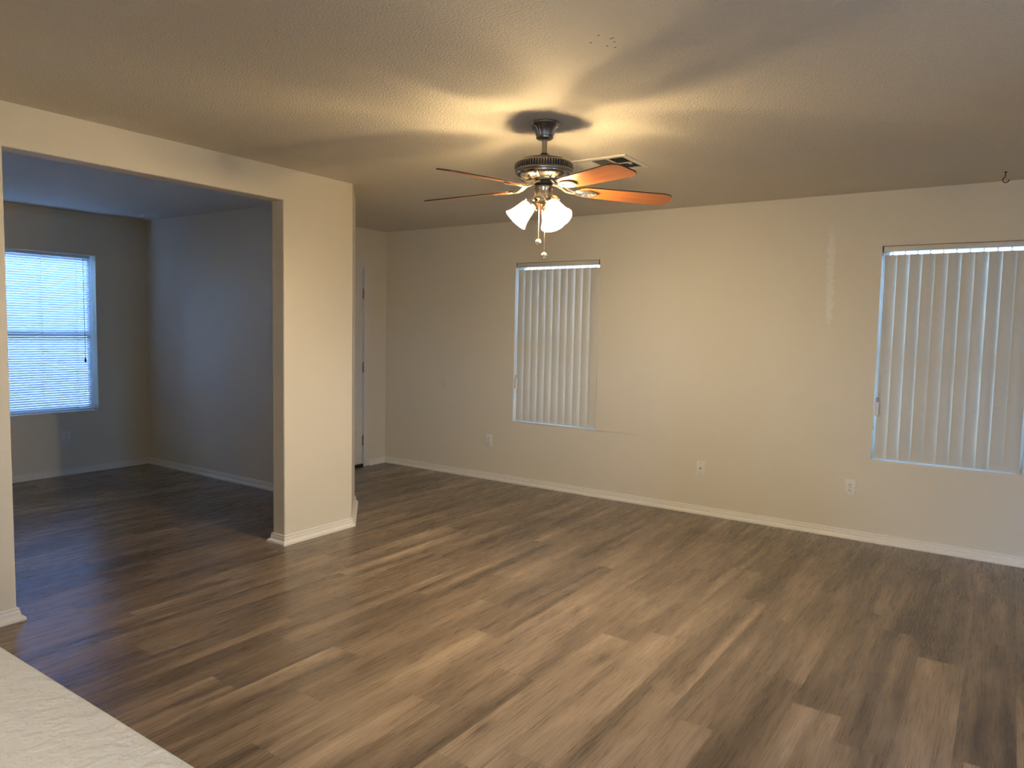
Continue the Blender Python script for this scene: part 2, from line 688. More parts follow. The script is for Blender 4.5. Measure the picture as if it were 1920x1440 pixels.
# half wall whose top shows at the lower left
bm = bmesh.new()
box(bm, XL, 0.9, 0.10, 0.325, 0, 1.055)
finish('wall_half', bm, M_wall, kind='structure')
bm = bmesh.new()
box(bm, XL, 0.91, 0.085, 0.3335, 1.055, 1.07, 0.006)
finish('trim_half_wall_cap', bm, M_ledge, kind='structure', smooth=True)

# floor: one sheet of planks, each plank a face with its own tone
PW, PL = 0.1815, 1.22
PH = {-14: 1.68, -13: 2.17, -12: 3.03, -11: 1.48, -10: 2.06, -16: 2.25, -8: 3.035, -7: 3.19, -6: 3.915, -5: 2.52, -4: 3.085,
      -3: 2.905, -2: 3.93, -1: 3.68, 0: 4.06}
TONE = {(-1, 3.68): .78, (-1, 4.9): .25, (0, 4.06): .22, (-2, 3.93): .2, (-3, 2.905): .8, (-4, 3.085): .2, (-5, 2.52): .8,
        (-7, 1.975): .85, (-7, 3.19): .8, (-8, 3.035): .75, (-14, 1.68): .7, (-13, 2.17): .25, (-6, 3.915): .7}
bm = bmesh.new()
uvl = bm.loops.layers.uv.new('plank')
uve = bm.loops.layers.uv.new('edge')
cl = bm.loops.layers.color.new('rnd')
fx0, fx1, fy0, fy1 = XA - .1, XR + .1, YN - .1, D + .1
k = math.floor((fx0 + 0.08) / PW)
while -0.08 + k * PW < fx1:
    xa, xb = -0.08 + (k - 0) * PW, -0.08 + (k + 1) * PW
    kk = k + 0
    ph = PH.get(kk, random.uniform(0, PL))
    n0 = math.floor((fy0 - ph) / PL)
    for nn in range(n0, n0 + 9):
        ya, yb = ph + nn * PL, ph + (nn + 1) * PL
        if yb < fy0 or ya > fy1:
            continue
        tone = random.uniform(.2, .8)
        for (tk, ty), tv in TONE.items():
            if tk == kk and abs(yb - ty) < .03:
                tone = tv
        rnd = (tone, random.random(), random.random(), 1)
        X0, X1, Y0_, Y1_ = max(xa, fx0), min(xb, fx1), max(ya, fy0), min(yb, fy1)
        vs = [bm.verts.new(c) for c in ((X0, Y0_, 0), (X1, Y0_, 0), (X1, Y1_, 0), (X0, Y1_, 0))]
        f = bm.faces.new(vs)
        for lp in f.loops:
            c = lp.vert.co
            lp[uvl].uv = (c.y - ya, c.x - xa)
            lp[uve].uv = (c.y - (ya + yb) / 2, c.x - (xa + xb) / 2)
            lp[cl] = rnd
    k += 1
bmesh.ops.recalc_face_normals(bm, faces=bm.faces)
for f in bm.faces:
    if f.normal.z < 0:
        f.normal_flip()
ptop = list(bm.faces)
vs = [bm.verts.new(c) for c in ((fx0, fy0, -.03), (fx0, fy1, -.03), (fx1, fy1, -.03), (fx1, fy0, -.03))]
bm.faces.new(vs)
finish('floor', bm, M_floor, kind='structure', recalc=False)

# ------------------------------------------------------------------ baseboards
PROF = [(0.0, 0.063), (0.004, 0.064), (0.008, 0.061), (0.009, 0.056), (0.0075, 0.051), (0.010, 0.047), (0.012, 0.040), (0.012, 0.029),
        (0.014, 0.025), (0.020, 0.023), (0.027, 0.017), (0.030, 0.009), (0.030, 0.0), (0.0, 0.0)]


def baseboards(pts, cuts):
    """the room lies to the left of the walking direction; cuts: (name, first vertex, last vertex)"""
    P = [Vector(p) for p in pts]
    n = len(P)
    off = []
    for i in range(n):
        a = (P[i] - P[i - 1]).normalized() if i > 0 else None
        b = (P[i + 1] - P[i]).normalized() if i < n - 1 else None
        na = Vector((-a.y, a.x)) if a else None
        nb = Vector((-b.y, b.x)) if b else None
        if na is None:
            off.append(nb)
        elif nb is None:
            off.append(na)
        else:
            s = (na + nb)
            off.append(s / max(1e-6, s.dot(na)))
    for name, i0, i1 in cuts:
        bm = bmesh.new()
        rings = []
        for i in range(i0, i1 + 1):
            rings.append([bm.verts.new((P[i].x + off[i].x * d, P[i].y + off[i].y * d, z)) for d, z in PROF])
        for r0, r1 in zip(rings, rings[1:]):
            for k in range(len(PROF)):
                k2 = (k + 1) % len(PROF)
                bm.faces.new((r0[k], r0[k2], r1[k2], r1[k]))
        bm.faces.new(rings[0])
        bm.faces.new(rings[-1][::-1])
        finish(name, bm, M_trim, kind='structure')


CE = 5.318        # outer edge of the door casing
baseboards([(XR, D), (XD, D), (XD, CE)], [('baseboard_back', 0, 1), ('baseboard_entry', 1, 2)])
baseboards([(XD + .02, YA + T), (-4.35, YA + T), (XL, YC), (XL, YJ), (XL - T, YJ), (XL - T, 3.649), (-4.30, YA), (XA, YA), (XA, YAN),
            (XL - T, YAN), (XL - T, Y0), (XL, Y0), (XL, 0.3256)],
           [('baseboard_hall', 0, 1), ('baseboard_diagonal', 1, 2), ('baseboard_partition', 2, 3), ('baseboard_jamb', 3, 4),
            ('baseboard_inner', 4, 6), ('baseboard_alcove_right', 6, 7), ('baseboard_alcove', 7, 8), ('baseboard_alcove_near', 8, 9),
            ('baseboard_inner_left', 9, 10), ('baseboard_jamb_left', 10, 11), ('baseboard_left', 11, 12)])

# ------------------------------------------------------------------ entry door
bm = bmesh.new()
g = 0.004
box(bm, XD - 0.050, XD - 0.006, DY0 + .022, DY1 - .010, 0.028, DZ - .012, 0.002)
door = finish('door_1', bm, M_door, kind='structure')
# six raised panels on the room side
for (pa, pb, za, zb) in ((.13, .40, .22, .90), (.52, .79, .22, .90), (.13, .40, 1.02, 1.62), (.52, .79, 1.02, 1.62), (.13, .40, 1.72, 1.93), (.52, .79, 1.72, 1.93)):
    bm = bmesh.new()
    box(bm, XD - 0.0065, XD - 0.001, DY0 + pa, DY0 + pb, za, zb, 0.0025)
    finish('door_panel', bm, M_door, door)
for z in (0.27, 1.03, 1.78):
    bm = bmesh.new()
    tube(bm, [(XD + .003, DY1 - .004, z - .05), (XD + .003, DY1 - .004, z + .05)], 0.006, 10)
    ball(bm, (XD + .003, DY1 - .004, z + .053), 0.006, 1)
    ball(bm, (XD + .003, DY1 - .004, z - .053), 0.006, 1)
    box(bm, XD - .006, XD + .0005, DY1 - .012, DY1 + .001, z - .048, z + .048)
    finish('hinge', bm, M_hinge, door, smooth=True)
bm = bmesh.new()
lathe(bm, [(0, 0), (.032, 0), (.032, .008), (.012, .012), (.012, .035), (.026, .045), (.028, .058), (.018, .068), (0, .070)], 24,
      Matrix.Translation((XD - .006, DY0 + .09, 0.95)) @ Matrix.Rotation(PI / 2, 4, 'Y'))
finish('door_knob', bm, M_nickel, door, smooth=True)
# jamb lining and casing
bm = bmesh.new()
for (ya, yb) in ((DY0 - .001, DY0 + .018), (DY1 - .0065, DY1 + .001)):
    box(bm, XD - T, XD, ya, yb, 0, DZ)
box(bm, XD - T, XD, DY0, DY1, DZ - .010, DZ + .001)
finish('trim_1', bm, M_door, kind='structure')
bm = bmesh.new()
for (ya, yb) in ((DY0 - .062, DY0 + .008), (DY1 - .003, CE)):
    box(bm, XD, XD + .014, ya, yb, 0, DZ + .058, 0.003)
box(bm, XD, XD + .0142, DY0 - .062, CE, DZ - .002, DZ + .060, 0.003)
finish('trim_2', bm, M_door, kind='structure')
bm = bmesh.new()
box(bm, XD - T, XD + .012, DY0 + .018, DY1 - .007, 0, 0.027, 0.004)
finish('trim_3', bm, M_black, kind='structure')


# ------------------------------------------------------------------ windows
def window(num, axis, op, w, out, mid=True, depth=0.09, frame_m=None):
    """vinyl single-hung set back in its opening; w = wall face, out = +1/-1 outward"""
    u0, u1, z0, z1 = op
    fm = frame_m or M_vinyl
    P = (lambda a, b, c, d, e, f: (a, b, min(c, d), max(c, d), e, f)) if axis == 'x' else (lambda a, b, c, d, e, f: (min(c, d), max(c, d), a, b, e, f))
    a, b = w + out * depth, w + out * (depth + .05)
    fw = .035
    bm = bmesh.new()
    box(bm, *P(u0, u0 + fw, a, b, z0, z1))
    box(bm, *P(u1 - fw, u1, a, b, z0, z1))
    box(bm, *P(u0 + fw, u1 - fw, a, b, z0, z0 + fw))
    box(bm, *P(u0 + fw, u1 - fw, a, b, z1 - fw, z1))
    root = finish('window_%d' % num, bm, fm, kind='structure')
    if mid:
        zm = (z0 + z1) / 2 - .005
        bm = bmesh.new()
        box(bm, *P(u0 + fw, u1 - fw, a + out * .006, b - out * .006, zm - .022, zm + .022), 0.002)
        finish('window_rail', bm, fm, root)
        spans = ((z0 + fw, zm - .022), (zm + .022, z1 - fw))
    else:
        um = (u0 + u1) / 2
        bm = bmesh.new()
        box(bm, *P(um - .035, um + .035, a + out * .006, b - out * .006, z0 + fw, z1 - fw), 0.002)
        finish('window_stile', bm, fm, root)
        spans = ((z0 + fw, z1 - fw),)
    for s0, s1 in spans:
        bm = bmesh.new()
        box(bm, *P(u0 + fw, u1 - fw, a + out * .022, a + out * .027, s0, s1))
        finish('window_pane', bm, M_glass, root)
    return root


window(1, 'y', WINA, XA, -1)
window(2, 'x', WIN2, D, 1)
window(3, 'x', WINR, D, 1)
window(4, 'x', ADDED_REAR, YN, -1, mid=False, frame_m=M_alu)  # added window behind the camera, lets daylight onto the back wall
portal('portal_alcove', (XA - WT - .02, (WINA[0] + WINA[1]) / 2, (WINA[2] + WINA[3]) / 2), (0, -PI / 2, 0), WINA[3] - WINA[2], WINA[1] - WINA[0])
window(5, 'y', ADDED_SIDE, XR, 1)  # added window beside the camera, unseen, lights the partition
portal('portal_added_side', (XR + WT + .02, (ADDED_SIDE[0] + ADDED_SIDE[1]) / 2, (ADDED_SIDE[2] + ADDED_SIDE[3]) / 2), (0, PI / 2, 0), ADDED_SIDE[3] - ADDED_SIDE[2], ADDED_SIDE[1] - ADDED_SIDE[0])
portal('portal_added_rear', ((ADDED_REAR[0] + ADDED_REAR[1]) / 2, YN - WT - .02, (ADDED_REAR[2] + ADDED_REAR[3]) / 2), (PI / 2, 0, 0), ADDED_REAR[1] - ADDED_REAR[0], ADDED_REAR[3] - ADDED_REAR[2])
for nm, o_ in (('portal_window', WIN2), ('portal_window_right', WINR)):
    portal(nm, ((o_[0] + o_[1]) / 2, D + WT + .02, (o_[2] + o_[3]) / 2), (-PI / 2, 0, 0), o_[1] - o_[0], o_[3] - o_[2])


# ------------------------------------------------------------------ vertical blinds
def vane_mesh(length):
    """an S-free, gently bowed strip with real thickness, hanging down from z = 0, its width along x"""
    bm = bmesh.new()
    w, th, n = 0.089, 0.0012, 8
    front, back = [], []
    for i in range(n + 1):
        x = -w / 2 + w * i / n
        y = 0.0065 * ((2 * x / w) ** 2) - .0025
        front.append((x, y - th / 2))
        back.append((x, y + th / 2))
    pts = front + back[::-1]
    prism(bm, pts, -length, 0)
    bmesh.ops.recalc_face_normals(bm, faces=bm.faces)
    me = bpy.data.meshes.new('vane')
    bm.to_mesh(me)
    bm.free()
    me.materials.append(M_vane)
    for p in me.polygons:
        p.use_smooth = len(p.vertices) == 4
    try:
        me.set_sharp_from_angle(angle=math.radians(40))
    except Exception:
        pass
    return me


def vertical_blind(op, label, xs, tilts, rail_z, cord_x):
    u0, u1, z0, z1 = op
    t = thing('vertical_blind', label, 'window blind', ((u0 + u1) / 2, D + .035, z1), 'vertical blinds on the back wall')
    L = lambda x, y, z: (x - (u0 + u1) / 2, y - (D + .035), z - z1)
    bm = bmesh.new()
    zr = rail_z
    a = L(u0 + .004, D + .008, zr)
    b = L(u1 - .004, D + .058, z1 - .002)
    box(bm, a[0], b[0], a[1], b[1], a[2], b[2], 0.003)
    rail = finish('headrail', bm, M_rail, t, smooth=True)
    for s in (u0 + .004, u1 - .010):
        bm = bmesh.new()
        c = L(s, 0, 0)[0]
        box(bm, c, c + .006, a[1] - .002, b[1] + .002, a[2] - .002, b[2] + .0005, 0.001)
        finish('end_cap', bm, M_alu, rail)
    vm = vane_mesh(zr - .022 - (z0 + .010))
    hm = None
    for x, tl in zip(xs, tilts):
        o = bpy.data.objects.new('vane', vm)
        o.parent = t
        o.location = L(x, D + .032, zr - .022)
        o.rotation_euler = (0, 0, math.radians(tl))
        COL.objects.link(o)
        if hm is None:
            bm = bmesh.new()
            box(bm, -.0025, .0025, -.002, .002, -.004, .022)
            box(bm, -.010, .010, -.0016, .0016, -.012, .002, 0.001)
            ho = finish('vane_hook', bm, M_white, o)
            hm = ho.data
        else:
            ho = bpy.data.objects.new('vane_hook', hm)
            ho.parent = o
            COL.objects.link(ho)
        ho.location = (0, 0, 0)
    # control cord, bead chain and cord weight at the left end
    bm = bmesh.new()
    c1 = [L(cord_x, D + .012, zr), L(cord_x + .002, D + .010, 1.5), L(cord_x + .001, D + .010, 1.02)]
    tube(bm, c1, 0.0016, 6)
    tube(bm, [L(cord_x + .014, D + .014, zr), L(cord_x + .013, D + .012, 1.4), L(cord_x + .010, D + .012, 1.02)], 0.0016, 6)
    finish('cord', bm, M_cord, t)
    bm = bmesh.new()
    a = L(cord_x + .006, D + .009, 0)
    box(bm, a[0] - .012, a[0] + .012, a[1] - .008, a[1] + .008, L(0, 0, .895)[2], L(0, 0, .99)[2], 0.004)
    w = finish('cord_weight', bm, M_white, t, smooth=True)
    bm = bmesh.new()
    ring = [L(cord_x + .006 + .007 * math.sin(q), D + .009, 1.005 + .016 * math.cos(q)) for q in [2 * PI * i / 12 for i in range(13)]]
    tube(bm, ring, 0.0022, 6)
    finish('cord_loop', bm, M_dcord, w)
    bm = bmesh.new()
    tube(bm, [L(cord_x - .006, D + .012, zr), L(cord_x - .008, D + .010, 1.2), L(cord_x - .010, D + .010, .82)], 0.0013, 6)
    ball(bm, L(cord_x - .010, D + .010, .81), .007, 2, (1, 1, 2.4))
    finish('chain', bm, M_cord, t)
    return t


xs2 = [-3.750 + .0755 * i for i in range(11)]
vertical_blind(WIN2, 'closed beige vertical blind in the middle of the wall, nearer the entry door', xs2,
               [15, 16, 18, 16, 19, 18, 15, 18, 17, 16, 12], 2.018, -3.800)
xsR = [-0.700 + .0750 * i for i in range(11)]
vertical_blind(WINR, 'closed cream vertical blind cut by the right edge of the photo', xsR,
               [11, 15, 16, 9, 8, 15, 8, 14, 16, 9, 8], 2.028, -0.748)


# ------------------------------------------------------------------ mini blind in the alcove
u0, u1, z0, z1 = WINA
MX = XA - .030
t = thing('mini_blind', 'horizontal white mini blind glowing blue-white in the dark alcove', 'window blind', (MX, (u0 + u1) / 2, z1))
Lm = lambda x, y, z: (x - MX, y - (u0 + u1) / 2, z - z1)
bm = bmesh.new()
a, b = Lm(XA - .046, u0 + .02, z1 - .032), Lm(XA - .014, u1 - .045, z1 - .004)
box(bm, a[0], b[0], a[1], b[1], a[2], b[2], 0.002)
finish('headrail', bm, M_slat, t, smooth=True)
bm = bmesh.new()
nsl = 66
ztop, zbot = z1 - .050, z0 + .030
for i in range(nsl):
    z = ztop - (ztop - zbot) * i / (nsl - 1)
    ang = math.radians(41)
    hw = 0.0125
    yA, yB = u0 + .022, u1 - .048
    prev = None
    for j in range(5):
        s = -1 + 2 * j / 4
        crown = 0.0016 * (1 - s * s)
        dx, dz = s * hw * math.cos(ang) - crown * math.sin(ang), s * hw * math.sin(ang) + crown * math.cos(ang)
        q = [bm.verts.new(Lm(MX + dx, yy, z + dz + o_)) for o_ in (0, -.0004) for yy in (yA, yB)]
        if prev:
            bm.faces.new((prev[0], prev[1], q[1], q[0]))
            bm.faces.new((prev[2], q[2], q[3], prev[3]))
        prev = q
slats = finish('slats', bm, M_slat, t, smooth=True, recalc=False)
bm = bmesh.new()
a, b = Lm(MX - .012, u0 + .022, z0 + .006), Lm(MX + .012, u1 - .048, z0 + .020)
box(bm, a[0], b[0], a[1], b[1], a[2], b[2], 0.003)
finish('bottom_rail', bm, M_slat, t, smooth=True)
for y in (3.307, 3.008, 2.709, 2.410):
    bm = bmesh.new()
    for dx in (-.0125, .0125):
        tube(bm, [Lm(MX + dx, y, z1 - .03), Lm(MX + dx, y, z0 + .02)], 0.0009, 5)
    for i in range(nsl):
        z = ztop - (ztop - zbot) * i / (nsl - 1)
        tube(bm, [Lm(MX + .0125, y, z + .0105), Lm(MX + .0125, y + .005, z + .004), Lm(MX + .0125, y, z - .001)], 0.0016, 4)
    finish('ladder_cord', bm, M_cord, t)
bm = bmesh.new()
tube(bm, [Lm(XA - .010, 3.368, z1 - .03), Lm(XA - .010, 3.370, 1.5), Lm(XA - .010, 3.372, 1.10)], 0.0022, 6)
lc = finish('lift_cord', bm, M_dcord, t)
bm = bmesh.new()
lathe(bm, [(0, .0), (.004, 0), (.009, -.035), (.008, -.045), (0, -.046)], 12, Matrix.Translation(Lm(XA - .010, 3.372, 1.10)))
finish('tassel', bm, M_dcord, lc, smooth=True)


# ------------------------------------------------------------------ wall plates
def outlet(label, loc, rz, kind='duplex'):
    """built facing -y with its back on y = 0"""
    t = thing('electrical_outlet' if kind == 'duplex' else ('cable_jack' if kind == 'cable' else 'blank_wall_plate'), label,
              'electrical outlet' if kind == 'duplex' else 'wall plate', loc, 'duplex outlets on the walls' if kind == 'duplex' else None)
    t.rotation_euler = (0, 0, rz)
    bm = bmesh.new()
    box(bm, -.035, .035, -.0055, 0, -.057, .057, 0.0022)
    pm = M_white if kind != 'blank' else M_wall
    plate = finish('cover_plate', bm, pm, t, smooth=True)
    if kind == 'duplex':
        for zc in (.0195, -.0195):
            bm = bmesh.new()
            vs = []
            pts = [(.0172 * math.cos(q), .0172 * math.sin(q)) for q in [2 * PI * i / 24 for i in range(24)]]
            pts = [(x, max(-.0135, min(.0135, z))) for x, z in pts]
            a = [bm.verts.new((x, -.0072, z + zc)) for x, z in pts]
            b = [bm.verts.new((x, -.004, z + zc)) for x, z in pts]
            bm.faces.new(a)
            bm.faces.new(b[::-1])
            for i in range(24):
                bm.faces.new((a[i], a[(i + 1) % 24], b[(i + 1) % 24], b[i]))
            s = finish('socket', bm, M_white, t)
            for (x0, x1, za, zb) in ((-.0078, -.0052, -.002, .0075), (.0052, .0078, -.001, .0068)):
                bm = bmesh.new()
                box(bm, x0, x1, -.0075, -.006, zc + za, zc + zb)
                finish('slot', bm, M_dark, s)
            bm = bmesh.new()
            lathe(bm, [(0, 0), (.0027, 0), (.0027, .0015), (0, .0015)], 12, Matrix.Translation((0, -.006, zc - .0075)) @ Matrix.Rotation(PI / 2, 4, 'X'))
            finish('slot', bm, M_dark, s)
        screws = (0,)
    elif kind == 'cable':
        bm = bmesh.new()
        lathe(bm, [(0, 0), (.0065, 0), (.0065, .003), (.0045, .0035), (.0045, .009), (0, .009)], 6, Matrix.Translation((0, -.0055, 0)) @ Matrix.Rotation(PI / 2, 4, 'X'))
        finish('coaxial_jack', bm, M_dark, t)
        screws = (.041, -.041)
    else:
        screws = (.041, -.041)
    for zc in screws:
        bm = bmesh.new()
        lathe(bm, [(0, 0), (.0032, 0), (.0026, .0012), (0, .0015)], 12, Matrix.Translation((0, -.0055, zc)) @ Matrix.Rotation(PI / 2, 4, 'X'))
        finish('screw', bm, M_hinge if kind != 'blank' else M_wall, t)
    return t


outlet('white duplex outlet low on the wall below and left of the middle vertical blind', (-4.083, D, .378), 0)
outlet('white duplex outlet low on the wall just left of the right vertical blind', (-.882, D, .368), 0)
outlet('outlet low on the alcove wall under the mini blind', (XA, 3.178, .355), PI / 2)
outlet('white cable jack plate with one dark hole, low between the two vertical blinds', (-1.981, D, .369), 0, 'cable')
outlet('small wall-coloured plate at mid height between the entry door and middle vertical blind', (-4.640, D, .915), 0, 'blank')

# ------------------------------------------------------------------ ceiling hook
bm = bmesh.new()
hp = [(0, 0, 0), (0, 0, -.022), (-.002, 0, -.030), (-.012, 0, -.042), (-.014, 0, -.052), (-.006, 0, -.062), (.006, 0, -.064), (.016, 0, -.057),
      (.021, 0, -.048), (.026, 0, -.047)]
hp = [(x * .95, x * .45, z) for x, y, z in hp]
tube(bm, hp, [.0028] * 9 + [.002], 8)
lathe(bm, [(0, 0), (.009, 0), (.007, -.004), (.003, -.006), (0, -.006)], 14)
hook = finish('ceiling_hook', bm, M_black, smooth=True)
hook.location = (-.082, 5.276, H)
hook['label'] = 'small black metal hook screwed into the ceiling above the right vertical blind'
hook['category'] = 'hook'

# ------------------------------------------------------------------ ceiling register
vx0, vx1, vy0, vy1 = -2.21, -1.845, 3.765, 4.10
vc = ((vx0 + vx1) / 2, (vy0 + vy1) / 2)
t = thing('air_vent', 'square cream louvred air register in the ceiling behind the fan', 'air vent', (vc[0], vc[1], H))
hx, hy = (vx1 - vx0) / 2, (vy1 - vy0) / 2
bm = bmesh.new()
fw = .032
for (a, b, c, d) in ((-hx, hx, -hy, -hy + fw), (-hx, hx, hy - fw, hy), (-hx, -hx + fw, -hy + fw, hy - fw), (hx - fw, hx, -hy + fw, hy - fw)):
    box(bm, a, b, c, d, -.007, 0)
finish('register_frame', bm, M_vent, t)
bm = bmesh.new()
box(bm, -hx + fw, hx - fw, -hy + fw, hy - fw, -.0012, -.0002)
finish('duct_opening', bm, M_dark, t)
bw = .095
for (name, xa, xb, along, dirn) in (('louvre_bank', -hx + fw, -hx + fw + bw, 'y', -1), ('louvre_bank', -hx + fw + bw + .008, hx - fw - bw - .008, 'x', -1),
                                    ('louvre_bank', hx - fw - bw, hx - fw, 'y', 1)):
    bm = bmesh.new()
    if along == 'y':
        n = 6
        for i in range(n):
            c = xa + (i + .5) * (xb - xa) / n
            vs = []
            for (dx, z) in ((-.0065 * dirn, -.002), (-.002 * dirn, -.007), (.0055 * dirn, -.0105)):
                vs.append([bm.verts.new((c + dx, yy, z + tt)) for yy in (-hy + fw + .004, hy - fw - .004) for tt in (0, .0009)])
            for p, q in zip(vs, vs[1:]):
                bm.faces.new((p[0], p[2], q[2], q[0]))
                bm.faces.new((p[1], q[1], q[3], p[3]))
    else:
        n = 13
        for i in range(n):
            c = -hy + fw + (i + .5) * (2 * hy - 2 * fw) / n
            vs = []
            for (dy, z) in ((.0070, -.002), (.002, -.007), (-.0055, -.0105)):
                vs.append([bm.verts.new((xx, c + dy, z + tt)) for xx in (xa, xb) for tt in (0, .0009)])
            for p, q in zip(vs, vs[1:]):
                bm.faces.new((p[0], p[2], q[2], q[0]))
                bm.faces.new((p[1], q[1], q[3], p[3]))
    # cross stiffener with teeth
    if along == 'y':
        box(bm, xa, xb, -.003, .003, -.0095, -.004)
    finish(name, bm, M_vent, t, recalc=False)
for s in (-1, 1):
    bm = bmesh.new()
    x = s * (hx - fw - bw - .004)
    box(bm, x - .004, x + .004, -hy + fw, hy - fw, -.009, 0)
    finish('divider_bar', bm, M_vent, t)
bm = bmesh.new()
box(bm, hx - fw - .03, hx - fw - .012, -.02, .03, -.012, -.0095, 0.001)
finish('damper_lever', bm, M_vent, t)

# ------------------------------------------------------------------ ceiling fan
FX, FY = -1.913, 3.024
fan = thing('ceiling_fan', 'five blade ceiling fan with pewter motor, cherry wood blades and three lit glass shades', 'ceiling fan', (FX, FY, H))
Z = lambda z: z - H


def flute(bm, z0, z1, r0, r1, n, rad):
    for k in range(n):
        a = 2 * PI * k / n
        tube(bm, [(r0 * math.cos(a), r0 * math.sin(a), z0), (r1 * math.cos(a), r1 * math.sin(a), z1)], rad, 5)


bm = bmesh.new()
lathe(bm, [(0, 0), (.071, 0), (.073, -.004), (.071, -.010), (.067, -.014), (.063, -.018), (.053, -.028), (.0465, -.040), (.042, -.054), (.039, -.064),
           (.042, -.068), (.041, -.073), (.034, -.078), (.020, -.080), (0, -.080)], 40)
for k in range(20):
    a = 2 * PI * k / 20
    tube(bm, [(r * math.cos(a), r * math.sin(a), z) for r, z in ((.062, -.020), (.0525, -.029), (.046, -.041), (.0415, -.055), (.0388, -.063))], .0028, 6)
finish('canopy', bm, M_pewter, fan, smooth=True)
bm = bmesh.new()
lathe(bm, [(0, Z(2.365)), (.0127, Z(2.365)), (.0127, Z(2.285)), (0, Z(2.285))], 20)
dr = finish('downrod', bm, M_pewter, fan, smooth=True)
bm = bmesh.new()
lathe(bm, [(0, Z(2.296)), (.017, Z(2.296)), (.019, Z(2.292)), (.019, Z(2.276)), (.024, Z(2.270)), (0, Z(2.270))], 20)
tube(bm, [(-.026, 0, Z(2.286)), (.026, 0, Z(2.286))], .004, 8)
finish('collar', bm, M_black, dr, smooth=True)
bm = bmesh.new()
lathe(bm, [(0, Z(2.274)), (.060, Z(2.273)), (.095, Z(2.268)), (.118, Z(2.261)), (.126, Z(2.257)), (.130, Z(2.252)), (.131, Z(2.248)), (.1345, Z(2.246)),
           (.1345, Z(2.219)), (.139, Z(2.216)), (.1415, Z(2.210)), (.1405, Z(2.203)), (.137, Z(2.199))], 64)
for k in range(68):
    a = 2 * PI * k / 68
    tube(bm, [(.1355 * math.cos(a), .1355 * math.sin(a), Z(2.246)), (.1395 * math.cos(a), .1395 * math.sin(a), Z(2.239)),
              (.1405 * math.cos(a), .1405 * math.sin(a), Z(2.224)), (.138 * math.cos(a), .138 * math.sin(a), Z(2.217))], .0031, 5)
motor = finish('motor_housing', bm, M_pewter, fan, smooth=True)
bm = bmesh.new()
lathe(bm, [(.1346, Z(2.2465)), (.1362, Z(2.2465)), (.1362, Z(2.2185)), (.1346, Z(2.2185))], 64, close=True)
finish('vent_band', bm, M_black, motor, smooth=True)
bm = bmesh.new()
lathe(bm, [(.137, Z(2.200)), (.136, Z(2.192)), (.128, Z(2.183)), (.114, Z(2.174)), (.098, Z(2.168)), (.088, Z(2.166)), (.086, Z(2.160)), (.050, Z(2.158)), (0, Z(2.158))], 64)
for k in range(15):
    a = 2 * PI * k / 15
    tube(bm, [(r * math.cos(a), r * math.sin(a), Z(z)) for r, z in ((.132, 2.187), (.114, 2.1735), (.097, 2.1675))], .0025, 5)
finish('motor_bowl', bm, M_nickel, motor, smooth=True)
bm = bmesh.new()
lathe(bm, [(0, Z(2.160)), (.044, Z(2.160)), (.044, Z(2.148)), (.036, Z(2.146)), (.036, Z(2.134)), (0, Z(2.134))], 32)
finish('flywheel', bm, M_black, fan, smooth=True)
bm = bmesh.new()
lathe(bm, [(0, Z(2.140)), (.040, Z(2.140)), (.048, Z(2.136)), (.049, Z(2.128)), (.047, Z(2.122)), (.047, Z(2.092)), (.050, Z(2.088)), (.050, Z(2.080)), (.045, Z(2.072)),
           (.036, Z(2.064)), (.020, Z(2.058)), (.012, Z(2.050)), (.006, Z(2.040)), (0, Z(2.036))], 40)
sw = finish('switch_housing', bm, M_nickel, fan, smooth=True)


# blade, lying along +x, underside at z = 0, local origin on the fan axis
def blade_outline():
    pts = []
    L0, L1 = 0.175, 0.655
    side = [(L0, .030), (L0 + .008, .042), (L0 + .024, .052), (L0 + .06, .057), (.45, .066), (L1 - .055, .071), (L1 - .022, .062), (L1 - .004, .044), (L1, .034)]
    return [(x, y) for x, y in side] + [(x, -y) for x, y in side[::-1]]


def blade_mesh():
    bm = bmesh.new()
    pts = blade_outline()
    a = [bm.verts.new((x, y, 0)) for x, y in pts]
    b = [bm.verts.new((x, y, .0055)) for x, y in pts]
    bm.faces.new(a)
    t_ = bm.faces.new(b[::-1])
    t_.material_index = 1
    for i in range(len(pts)):
        f = bm.faces.new((a[i], a[(i + 1) % len(pts)], b[(i + 1) % len(pts)], b[i]))
        f.material_index = 1
    bmesh.ops.recalc_face_normals(bm, faces=bm.faces)
    me = bpy.data.meshes.new('blade')
    bm.to_mesh(me)
    bm.free()
    me.materials.append(M_blade)
    me.materials.append(M_bladedge)
    return me


def bracket_mesh():
    bm = bmesh.new()
    # two curved arms from the flywheel, meeting an openwork oval under the blade root
    for s in (-1, 1):
        pts = [(.045, s * .012, .030), (.070, s * .016, .030), (.095, s * .020, .020), (.118, s * .018, .004), (.140, s * .012, -.004), (.165, s * .012, -.005)]
        tube(bm, pts, [.0055, .0055, .0055, .005, .0045, .004], 8)
    cx = .212

    def oval(a, b, r, z):
        tube(bm, [(cx + a * math.cos(q), b * math.sin(q), z) for q in [2 * PI * i / 28 for i in range(29)]], r, 6, False)
    oval(.056, .031, .0045, -.004)
    oval(.040, .019, .0032, -.004)
    oval(.024, .008, .0028, -.004)
    box(bm, cx - .050, cx + .050, -.027, .027, -.0025, -.0005)
    for (x, y) in ((cx - .036, 0), (cx + .014, .024), (cx + .014, -.024)):
        ball(bm, (x, y, -.006), .005, 1, (1, 1, .6))
    bmesh.ops.recalc_face_normals(bm, faces=bm.faces)
    me = bpy.data.meshes.new('blade_bracket')
    bm.to_mesh(me)
    bm.free()
    me.materials.append(M_steel)
    for p in me.polygons:
        p.use_smooth = True
    try:
        me.set_sharp_from_angle(angle=math.radians(40))
    except Exception:
        pass
    return me


